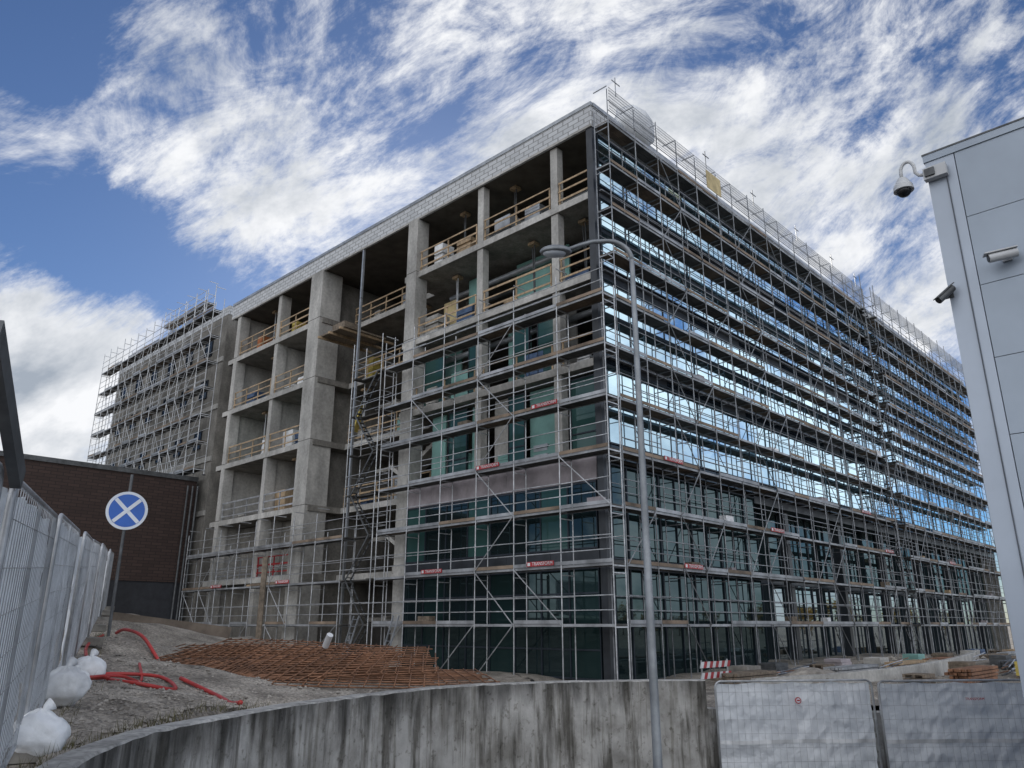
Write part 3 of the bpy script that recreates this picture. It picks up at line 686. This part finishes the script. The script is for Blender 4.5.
# ---------------------------------------------------------------- temp fences
def site_fence(p,q,h,zb0,zb1,label,group,corr=False,feet=True):
    p=Vector(p);q=Vector(q);d=(q-p);Ln=d.length;d.normalize();n=Vector((-d.y,d.x))
    def F(v):
        t=v[0]/Ln; zb=zb0+(zb1-zb0)*t; return (p.x+d.x*v[0]+n.x*v[1],p.y+d.y*v[0]+n.y*v[1],zb+v[2])
    rt=root('site_fence',((p.x+q.x)/2,(p.y+q.y)/2,(zb0+zb1)/2),label,'fence',group)
    m=MB(F); e=.04; rr=.12
    pts=[(e,0,0),(e,0,h-rr)]+[(e+rr-rr*math.cos(t*math.pi/8),0,h-rr+rr*math.sin(t*math.pi/8)) for t in range(1,5)]
    pts+=[(Ln-e-rr+rr*math.sin(t*math.pi/8),0,h-rr+rr*math.cos(t*math.pi/8)) for t in range(0,5)]+[(Ln-e,0,0)]
    m.tube(pts,.021,'steel',8); m.cyl((e,0,.12),(Ln-e,0,.12),.019,'steel',8)
    if corr: m.cyl((Ln*.5,0,.12),(Ln*.5,0,h),.014,'steel',6)
    m.done('frame',rt)
    m=MB(F); k=e; wr=.0028
    while k<Ln-e: m.cyl((k,-.012,.12),(k,-.012,h-.02),wr,'steel',4,cap=False); k+=.13
    z=.3
    while z<h: m.cyl((e,-.016,z),(Ln-e,-.016,z),wr,'steel',4,cap=False); z+=.25
    m.done('wire_mesh',rt)
    m=MB(F); NX=130; NZ_=46; vs=[]
    sd_=random.uniform(0,50)
    def off(x,z):
        o=.06+.06*noise.noise(Vector((x*.8,z*1.0,sd_)))+.05*noise.noise(Vector((x*2.2+z*1.5,z*4,sd_)))+.02*noise.noise(Vector((x*7,z*7,sd_)))
        o+=.03*abs(noise.noise(Vector((x*3.5-z*2,z*2.2,sd_+9))))
        if corr: o=o*.6+.012*math.sin(x*38)+.02*noise.noise(Vector((x*5,z*.6,sd_)))
        return o
    for j in range(NZ_+1):
        for i in range(NX+1):
            x=e+.03+(Ln-2*e-.06)*i/NX; z=.10+(h-.13)*j/NZ_
            o=off(x,z)
            if j==0: z+=.06*noise.noise(Vector((x*2,0,sd_)))
            if j==NZ_: z-=.03*abs(math.sin(x*math.pi/.8))
            vs.append((x,o,z))
    fs=[(j*(NX+1)+i,j*(NX+1)+i+1,(j+1)*(NX+1)+i+1,(j+1)*(NX+1)+i) for j in range(NZ_) for i in range(NX)]
    m.add(vs,fs,'fence_sheet',sm=True); m.done('sheet',rt)
    if not corr:
        m=MB(F); vs=[]
        for i in range(NX+1):
            x=e+.03+(Ln-2*e-.06)*i/NX
            for z in(.86,.93): vs.append((x,off(x,z)-.012,z+.02*noise.noise(Vector((x*.7,0,sd_)))))
        m.add(vs,[(2*i,2*i+2,2*i+3,2*i+1) for i in range(NX)],'white_paint',sm=True); m.done('reinforcing_band',rt)
    if feet:
        for t in(0.0,Ln):
            m=MB(F); m.box(t-.11,t+.11,-.3,.3,-.02,.12,'concrete'); m.done('foot',rt)
    return rt,F
gname='white sheeted temporary site fences'
xs=[3.95,7.2,10.45]
for i in range(2):
    x0,x1=xs[i],xs[i+1]-.05
    rt,F=site_fence((x0,16.2+i*.1),(x1,16.3+i*.05),2.0,-.86,-.84,'temporary fence section with white tarpaulin sheet',gname)
    mm=Matrix(((1,0,0,0),(0,0,-1,0),(0,1,0,0),(0,0,0,1)))
    if i==0:
        m=MB(F); m.cyl((1.65,-.045,1.64),(1.65,-.03,1.64),.06,'red',20); m.cyl((1.65,-.05,1.64),(1.65,-.044,1.64),.042,'sign_white',20); m.box(1.62,1.68,-.056,-.049,1.63,1.655,'red'); m.done('emblem',rt)
    else:
        mm.translation=Vector(F((1.9,-.05,1.66))); textmesh('TRANSFORM',.065,mm,'red','lettering',rt)
dv=Vector((-.4354,.9002))
gname2='white sheeted site fences beside the dirt track'
for k in range(9):
    y0=.78+3.15*k; p=Vector((-.6558-.4837*y0-.06,y0)); q=p+dv*3.46
    f=lambda Y:CZ+(-1.08+.0715*(Y-6.5))
    g0=f(y0)+random.uniform(-.03,.03); g1=f(y0+3.1)+random.uniform(-.03,.03)
    site_fence(p+Vector((.05*(k%2),0)),q+Vector((random.uniform(-.04,.04),0)),2.0,g0,g1,'pale ribbed translucent sheeting on a wire mesh site fence',gname2,corr=True)
m=MB(ID); m.beam((-2.56,3.95,CZ+.72),(-2.13,2.95,CZ+1.16),.05,.11,'steel_dark'); m.done('steel_beam',None,'dark slanted steel section fixed to the top of the fence','steel beam')

# ---------------------------------------------------------------- no stopping sign
SX,SY=-9.98,20.0
sg=root('road_sign',(SX,SY,hh(SX,SY)-.1),'round blue no-stopping road sign with pale cross on a post','road sign')
sz=CZ+(230-.9542*127)/771.8*SY
m=MB(ID); m.cyl((SX,SY,hh(SX,SY)-.2),(SX,SY,sz+.95),.038,'steel_dark',10); m.done('post',sg)
dn=Vector((-SX,-SY,0)).normalized()
def SG(p):
    rx=Vector((-dn.y,dn.x)); return (SX+rx.x*p[0]+dn.x*(p[1]+.05),SY+rx.y*p[0]+dn.y*(p[1]+.05),sz+p[2])
m=MB(SG); m.cyl((0,0,0),(0,.02,0),.49,'sign_white',40); m.cyl((0,.02,0),(0,.026,0),.42,'sign_blue',40)
for s in(1,-1): m.beam((-.29,.03+.004*s,-.29*s),(.29,.03+.004*s,.29*s),.006,.09,'sign_white',up=(0,0,1))
m.done('sign_plate',sg)

# ---------------------------------------------------------------- rebar
def rebar(L1,W1,seed):
    rnd=random.Random(seed); m=MB(ID)
    def Z(x,y): return .06*noise.noise(Vector((x*.45,y*.5,seed)))
    n=int(W1/.26)
    for i in range(n+1):
        y=-W1/2+W1*i/n; ex=rnd.uniform(-.12,.12)
        m.tube([(-L1/2+ex+(L1)*k/7,y,Z(-L1/2+L1*k/7,y)) for k in range(8)],.014,'rust',4)
    n=int(L1/.26)
    for i in range(n+1):
        x=-L1/2+L1*i/n; m.tube([(x,-W1/2-.05+(W1+.1)*k/3,Z(x,-W1/2+W1*k/3)+.026) for k in range(4)],.014,'rust',4)
    return m
rl=random.Random(3)
spots=[(-5.5,15.9,.08,-6,6),(-3.5,15.6,.08,6,6),(-4.5,16.2,.16,0,7),(-5.8,17.2,.18,-8,7),(-3.7,16.9,.18,6,7),(-4.8,17.5,.28,-3,8),(-6.1,18.4,.26,-8,8),(-4.0,18.2,.28,4,8),(-5.0,18.8,.40,-4,8),(-2.6,17.2,.06,14,4)]
mesh_cache={}
for i,(x,y,dz,rot,tl) in enumerate(spots):
    s=i%4
    if s not in mesh_cache:
        ob=rebar(4.2,2.4,s*7+1).done('rebar_mat',None); mesh_cache[s]=ob.data
    else:
        ob=bpy.data.objects.new('rebar_mat',mesh_cache[s]); col.objects.link(ob)
    ob.location=(x,y,hh(x,y)+dz); ob.rotation_euler=(R(tl+rl.uniform(-1,1)),R(rl.uniform(-2,3)),R(rot))
    tag(ob,'rusty brown welded rebar mesh mat lying in a flat stack','rebar mesh',None,'pile of rusty rebar mats')

def hose(pts,r,label):
    P=[Vector((x,y,hn(x,y)+r+dz)) for x,y,dz in pts]; P=catmull(P,8); P=[(p.x,p.y,p.z) for p in P]
    m=MB(ID); m.tube(P,r,'hose_red',8); m.done('hose',None,label,'hose')
hose([(-9.3,19,.05),(-8.9,18.6,.2),(-8.2,18,.1),(-7.4,17.2,.03),(-6.9,16.6,.0)],.036,'red corrugated cable duct snaking over the dirt')
hose([(-9.4,18.6,.0),(-8.6,16.5,.05),(-7.0,13.4,.02),(-6.0,12.0,.02),(-5.2,11.4,.0),(-4.9,12.0,.0),(-5.5,12.8,.02),(-6.2,12.6,.0),(-6.3,11.8,.0),(-5.5,11.2,.03)],.027,'red corrugated hose coiled beside white sacks')
hose([(-6.2,13.6,.02),(-5.6,12.4,.02),(-5.5,11.4,.04),(-6.0,10.8,.02)],.022,'thin red hose beside white sacks')
hose([(-5.2,12.9,.02),(-4.4,12.3,.0),(-3.9,11.5,.0),(-3.6,11.0,.0)],.032,'red plastic pipe lying beside the retaining wall')
def sack(x,y,s,seed,label):
    z=hh(x,y); m=MB(ID)
    def fn(d):
        rib=.03*math.sin(math.atan2(d.y,d.x)*9+seed)*max(0,d.z)
        return 1+.16*noise.noise(d*1.6+Vector((seed,0,0)))+.08*noise.noise(d*4+Vector((seed,3,0)))+rib
    m.ell((x,y,z+.24*s),(.34*s,.30*s,.29*s),'bag',40,26,fn=fn,cut=z-.02)
    rnd=random.Random(seed); ang=rnd.uniform(0,6.28); c,s2=math.cos(ang),math.sin(ang)
    m.tube([(x,y,z+.44*s),(x+.03*c,y+.03*s2,z+.53*s),(x+.06*s*c,y+.06*s*s2,z+.57*s),(x+.12*s*c,y+.12*s*s2,z+.61*s)],[.12*s,.035*s,.05*s,.085*s],'bag',10)
    m.done('sack',None,label,'sack',group='white sacks along the fence')
sack(-4.05,7.15,.70,1,'white plastic sack with tied neck on the dirt')
sack(-5.0,9.2,.72,4,'full white plastic sack beside the fence')
sack(-6.0,11.6,.72,8,'white plastic sack near the coiled red hose')
sack(-5.45,10.3,.5,6,'small white plastic sack beside the fence')
m=MB(ID); x,y=-9.4,30.0; m.box(x-.09,x+.09,y-.07,y+.07,hh(x,y)-.2,hh(x,y)+3.0,'timber_old'); m.done('wooden_post',None,'weathered wooden post standing in the dirt','post')
m=MB(ID); m.cyl((-4.0,17.4,hh(-4.3,17.4)+.55),(-3.88,17.25,hh(-4,17.4)+.8),.07,'white_paint',12); m.done('plastic_pipe',None,'short white plastic pipe end on the rebar pile','pipe')
m=MB(ID); m.beam((-13.5,26,CZ+.2),(-9.6,27.5,CZ-.35),.25,.55,'mud'); m.done('kerb_wall',None,'low brown concrete kerb wall at the top of the bank','wall')
m=MB(ID); rg=random.Random(11)
for i in range(9000):
    y=6+rg.random()**1.6*16; xl=-.6558-.4837*y+.15; xr=-3.75 if y<10 else (-3.7+(y-10)*.45)
    if xr<xl: continue
    x=rg.uniform(xl,xr); s=.008+.035*rg.random()**3; z=hn(x,y)
    vs=[(x+s*rg.uniform(.7,1.3)*a,y+s*rg.uniform(.7,1.3)*b,z+s*.7*rg.uniform(.6,1.2)*c) for a,b,c in((1,0,0),(-1,0,0),(0,1,0),(0,-1,0),(0,0,1),(0,0,-1))]
    m.add(vs,[(0,2,4),(2,1,4),(1,3,4),(3,0,4),(2,0,5),(1,2,5),(3,1,5),(0,3,5)],'stone')
m.done('gravel',kind='stuff')
m=MB(ID)
for i in range(900):
    y=6+rg.random()*16
    if rg.random()<.5: x=-.6558-.4837*y+.1+abs(rg.gauss(0,.12))
    else:
        j=rg.randint(60,150); p=wpd[j]; nn=nrm(wpd,j); x=p.x+nn.x*(.33+abs(rg.gauss(0,.1))); y=p.y+nn.y*(.33)
    z=hn(x,y); hgt=rg.uniform(.04,.16); lx=rg.gauss(0,.05); ly=rg.gauss(0,.05); w_=.004
    m.add([(x-w_,y,z-.02),(x+w_,y,z-.02),(x+lx,y+ly,z+hgt)],[(0,1,2)],'weed')
m.done('dry_weeds',kind='stuff')

# ---------------------------------------------------------------- site clutter by the scaffold
rc=random.Random(5)
def pallet_stack(a,b,n,load,rot=0):
    m=MB(); 
    for k in range(n):
        z=k*.15+.02
        for j in range(5): m.box(a+j*.25,a+j*.25+.18,b,b+.8,z+.1,z+.125,'timber_old')
        for j in range(3): m.box(a,a+1.18,b+j*.35,b+j*.35+.1,z,z+.1,'timber_old')
    z=n*.15+.03
    if load:
        for k in range(4):
            o=rc.uniform(-.04,.04); m.box(a+.03+o,a+1.15+o,b+.02*(k%2),b+.78,z+k*.14,z+k*.14+.13,load)
    m.done('pallet_stack',None,'wooden pallet stack with building material','pallet',group='pallets of material at the scaffold foot')
for a,b,n,ld in((4.4,-2.9,1,'concrete'),(7.4,-2.6,1,'steel_dark'),(10.5,-3.2,4,None),(13.2,-2.9,1,'lilac'),(16,-3.6,1,'concrete_light'),(19,-3.0,3,None),(22,-3.4,1,'teal'),(25,-4.0,1,'timber_old'),(27.5,-3.2,4,None),(31,-3.8,1,'concrete_light'),(34,-3.4,1,'blue_wrap'),(37,-3.9,4,None),(9,-7.6,3,None),(14,-7.8,1,'timber_old'),(18,-7.4,3,None),(23,-7.2,1,'steel_dark'),(27,-6.6,4,None),(33,-6.6,1,'concrete'),(20.5,-9.6,5,None),(16,-9.8,1,'yellow'),(25,-9.3,1,'bag'),(29,-8.6,5,None)): pallet_stack(a,b,n,ld)
def timber_stack(a,b,l,mt,lab,cat):
    m=MB()
    for r_ in range(4):
        for c in range(6-r_%2): 
            o=rc.uniform(-.2,.2); m.box(a+o,a+l+o,b+c*.15,b+c*.15+.12,.1+r_*.13,.1+r_*.13+.10,mt)
    m.box(a+.5,a+.6,b,b+.9,0,.1,'timber_old'); m.box(a+l-.6,a+l-.5,b,b+.9,0,.1,'timber_old')
    m.done('plank_stack',None,lab,cat,group='stacks of planks and beams on the site')
for a,b,l,mt in((2.2,-3.6,3,'timber_old'),(9,-4.6,4,'steel'),(15,-4.8,4,'timber'),(20.5,-4.8,3.5,'rust'),(28,-5.3,4,'timber_old'),(33,-5.2,4,'steel'),(40,-4,4,'timber'),(11,-8.6,4,'rust'),(20,-8.2,4,'steel_dark')): timber_stack(a,b,l,mt,'stack of long planks and beams on the ground','building material')
for a,b in((6.2,-3.6),(12.5,-5.3),(17.8,-3.9),(23.5,-5.4),(29.5,-4.4),(36,-6.2),(24,-9.0),(17,-8.8)):
    m=MB()
    for k in range(14):
        y=b+rc.uniform(0,.7); z=.06+rc.uniform(0,.45); l=rc.uniform(1.5,3); a0=a+rc.uniform(-.3,.3)
        m.cyl((a0,y,z),(a0+l,y+rc.uniform(-.3,.3),z+rc.uniform(-.03,.25)),.025,rc.choice(['steel','steel_dark','rust']),5)
    m.done('tube_bundle',None,'untidy bundle of steel scaffold tubes on the ground','scaffold tube',group='bundles of scaffold tubes on the ground')
m=MB()
for i in range(1600):
    a=rc.uniform(0,45); b=rc.uniform(-10.5,-1.3); s=.03+.14*rc.random()**3; x,y,_=BL((a,b,0)); z=hn(x,y)
    vs=[(x+s*rc.uniform(.7,1.5)*p,y+s*rc.uniform(.7,1.5)*q,z+s*.8*rc.uniform(.6,1.2)*c) for p,q,c in((1,0,0),(-1,0,0),(0,1,0),(0,-1,0),(0,0,1),(0,0,-1))]
    m.add(vs,[(0,2,4),(2,1,4),(1,3,4),(3,0,4),(2,0,5),(1,2,5),(3,1,5),(0,3,5)],'stone',T=ID)
m.done('rubble',kind='stuff')
def barrier(a,b):
    rt=root('construction_barrier',BL((a+.75,b,0)),'red and white striped barrier board on feet','barrier')
    for z in(.45,.80):
        m=MB()
        for k in range(10):
            x=a+k*.2; mt='red' if k%2 else 'white_paint'
            v=[(x,b,z),(x+.2,b,z),(x+.3,b,z+.2),(x+.1,b,z+.2),(x,b+.03,z),(x+.2,b+.03,z),(x+.3,b+.03,z+.2),(x+.1,b+.03,z+.2)]
            m.add(v,[(0,1,2,3),(7,6,5,4),(0,4,5,1),(3,2,6,7)],mt)
        m.done('board',rt)
    for x in(a+.15,a+1.9):
        m=MB(); m.box(x,x+.05,b+.035,b+.07,0,1.05,'steel'); m.box(x-.05,x+.1,b-.3,b+.3,0,.08,'black'); m.done('foot',rt)
barrier(1.0,-3.0)
for i,a in enumerate((22,24.3,26.6,30,32.3,34.6,36.9,39.2)):
    m=MB(); b=-7.4+i*.15-(2.5 if a<28 else 0)
    for z in(.2,1.1): m.cyl((a,b,z),(a+2.1,b,z),.02,'steel',6)
    for k in range(12): m.cyl((a+k*.19,b,.2),(a+k*.19,b,1.1),.009 if 0<k<11 else .02,'steel',5)
    for k in(0.1,2.0): m.box(a+k-.03,a+k+.03,b-.3,b+.3,0,.2,'steel')
    m.done('barrier_fence',None,'short galvanised steel crowd barrier','barrier',group='steel barriers at the site edge')
for a,b,r_ in((6,-4.6,1.5),(17,-5.7,1.1),(26,-7.9,1.3)):
    m=MB(); m.ell((a,b,0),(r_,r_*.8,.65),'stone',24,14,fn=lambda d:1+.25*noise.noise(d*3)+.08*noise.noise(d*9),cut=-.1); m.done('sand_heap',None,'small heap of grey gravel by the scaffold','gravel heap',group='gravel heaps on the site')
for bpos in(10.6,13.6):
    m=MB(); 
    for o in(0,.4): m.beam((-2.0,bpos+o,.15),(-1.2,bpos+o,2.6),.03,.07,'alu')
    for k in range(8): t=(k+.5)/8; m.cyl((-2+.8*t,bpos,.15+2.45*t),(-2+.8*t,bpos+.4,.15+2.45*t),.015,'alu',6)
    m.done('ladder',None,'aluminium ladder leaning against the scaffold','ladder',group='ladders at the scaffold foot')

# ---------------------------------------------------------------- trees (seen in the glass)
def tree(seed):
    rnd=random.Random(seed); m=MB(ID); m.tube([(0,0,0),(.1,0,2),(.0,.1,4),(.1,0,6.5)],[.28,.2,.14,.04],'bark',8)
    cl=[]
    for i in range(9):
        t=rnd.uniform(0,6.28); h=rnd.uniform(2.2,5.5); l=rnd.uniform(1.2,2.6); e=(math.cos(t)*l,math.sin(t)*l,h+rnd.uniform(.8,2)); m.tube([(0,0,h),(e[0]*.5,e[1]*.5,h+.7),e],[.09,.05,.02],'bark',5); cl.append(e)
    cl.append((0,0,7.2)); lf=MB(ID)
    for c in cl:
        for j in range(70):
            d=Vector((rnd.gauss(0,1),rnd.gauss(0,1),rnd.gauss(0,.8)))*.62; p=Vector(c)+d; s=rnd.uniform(.15,.28)
            x=Vector((rnd.gauss(0,1),rnd.gauss(0,1),rnd.gauss(0,1))).normalized(); y=x.orthogonal().normalized()
            lf.add([tuple(p+x*s),tuple(p+y*s),tuple(p-x*s),tuple(p-y*s)],[(0,1,2,3)],'leaf')
    return m,lf
protos=[tree(s) for s in(1,2,3)]; pm=[]
for tr,lf in protos:
    for mb in(tr,lf):
        me=bpy.data.meshes.new('tree'); me.from_pydata(mb.v,[],mb.f); 
        for k in mb.ms: me.materials.append(MATS[k])
        pm.append(me)
rt_=random.Random(9)
for i in range(26):
    x=85+rt_.uniform(-6,14)+i*1.6; y=110-i*4.2
    e=root('tree',(x,y,0),'autumn tree with thin yellow-brown crown','tree','row of autumn trees across the car park')
    s=rt_.uniform(.5,.85); e.scale=(s,s,s); e.rotation_euler=(0,0,rt_.uniform(0,6))
    for k,nm in((0,'trunk'),(1,'crown')):
        o=bpy.data.objects.new(nm,pm[(i%3)*2+k]); col.objects.link(o); o.parent=e
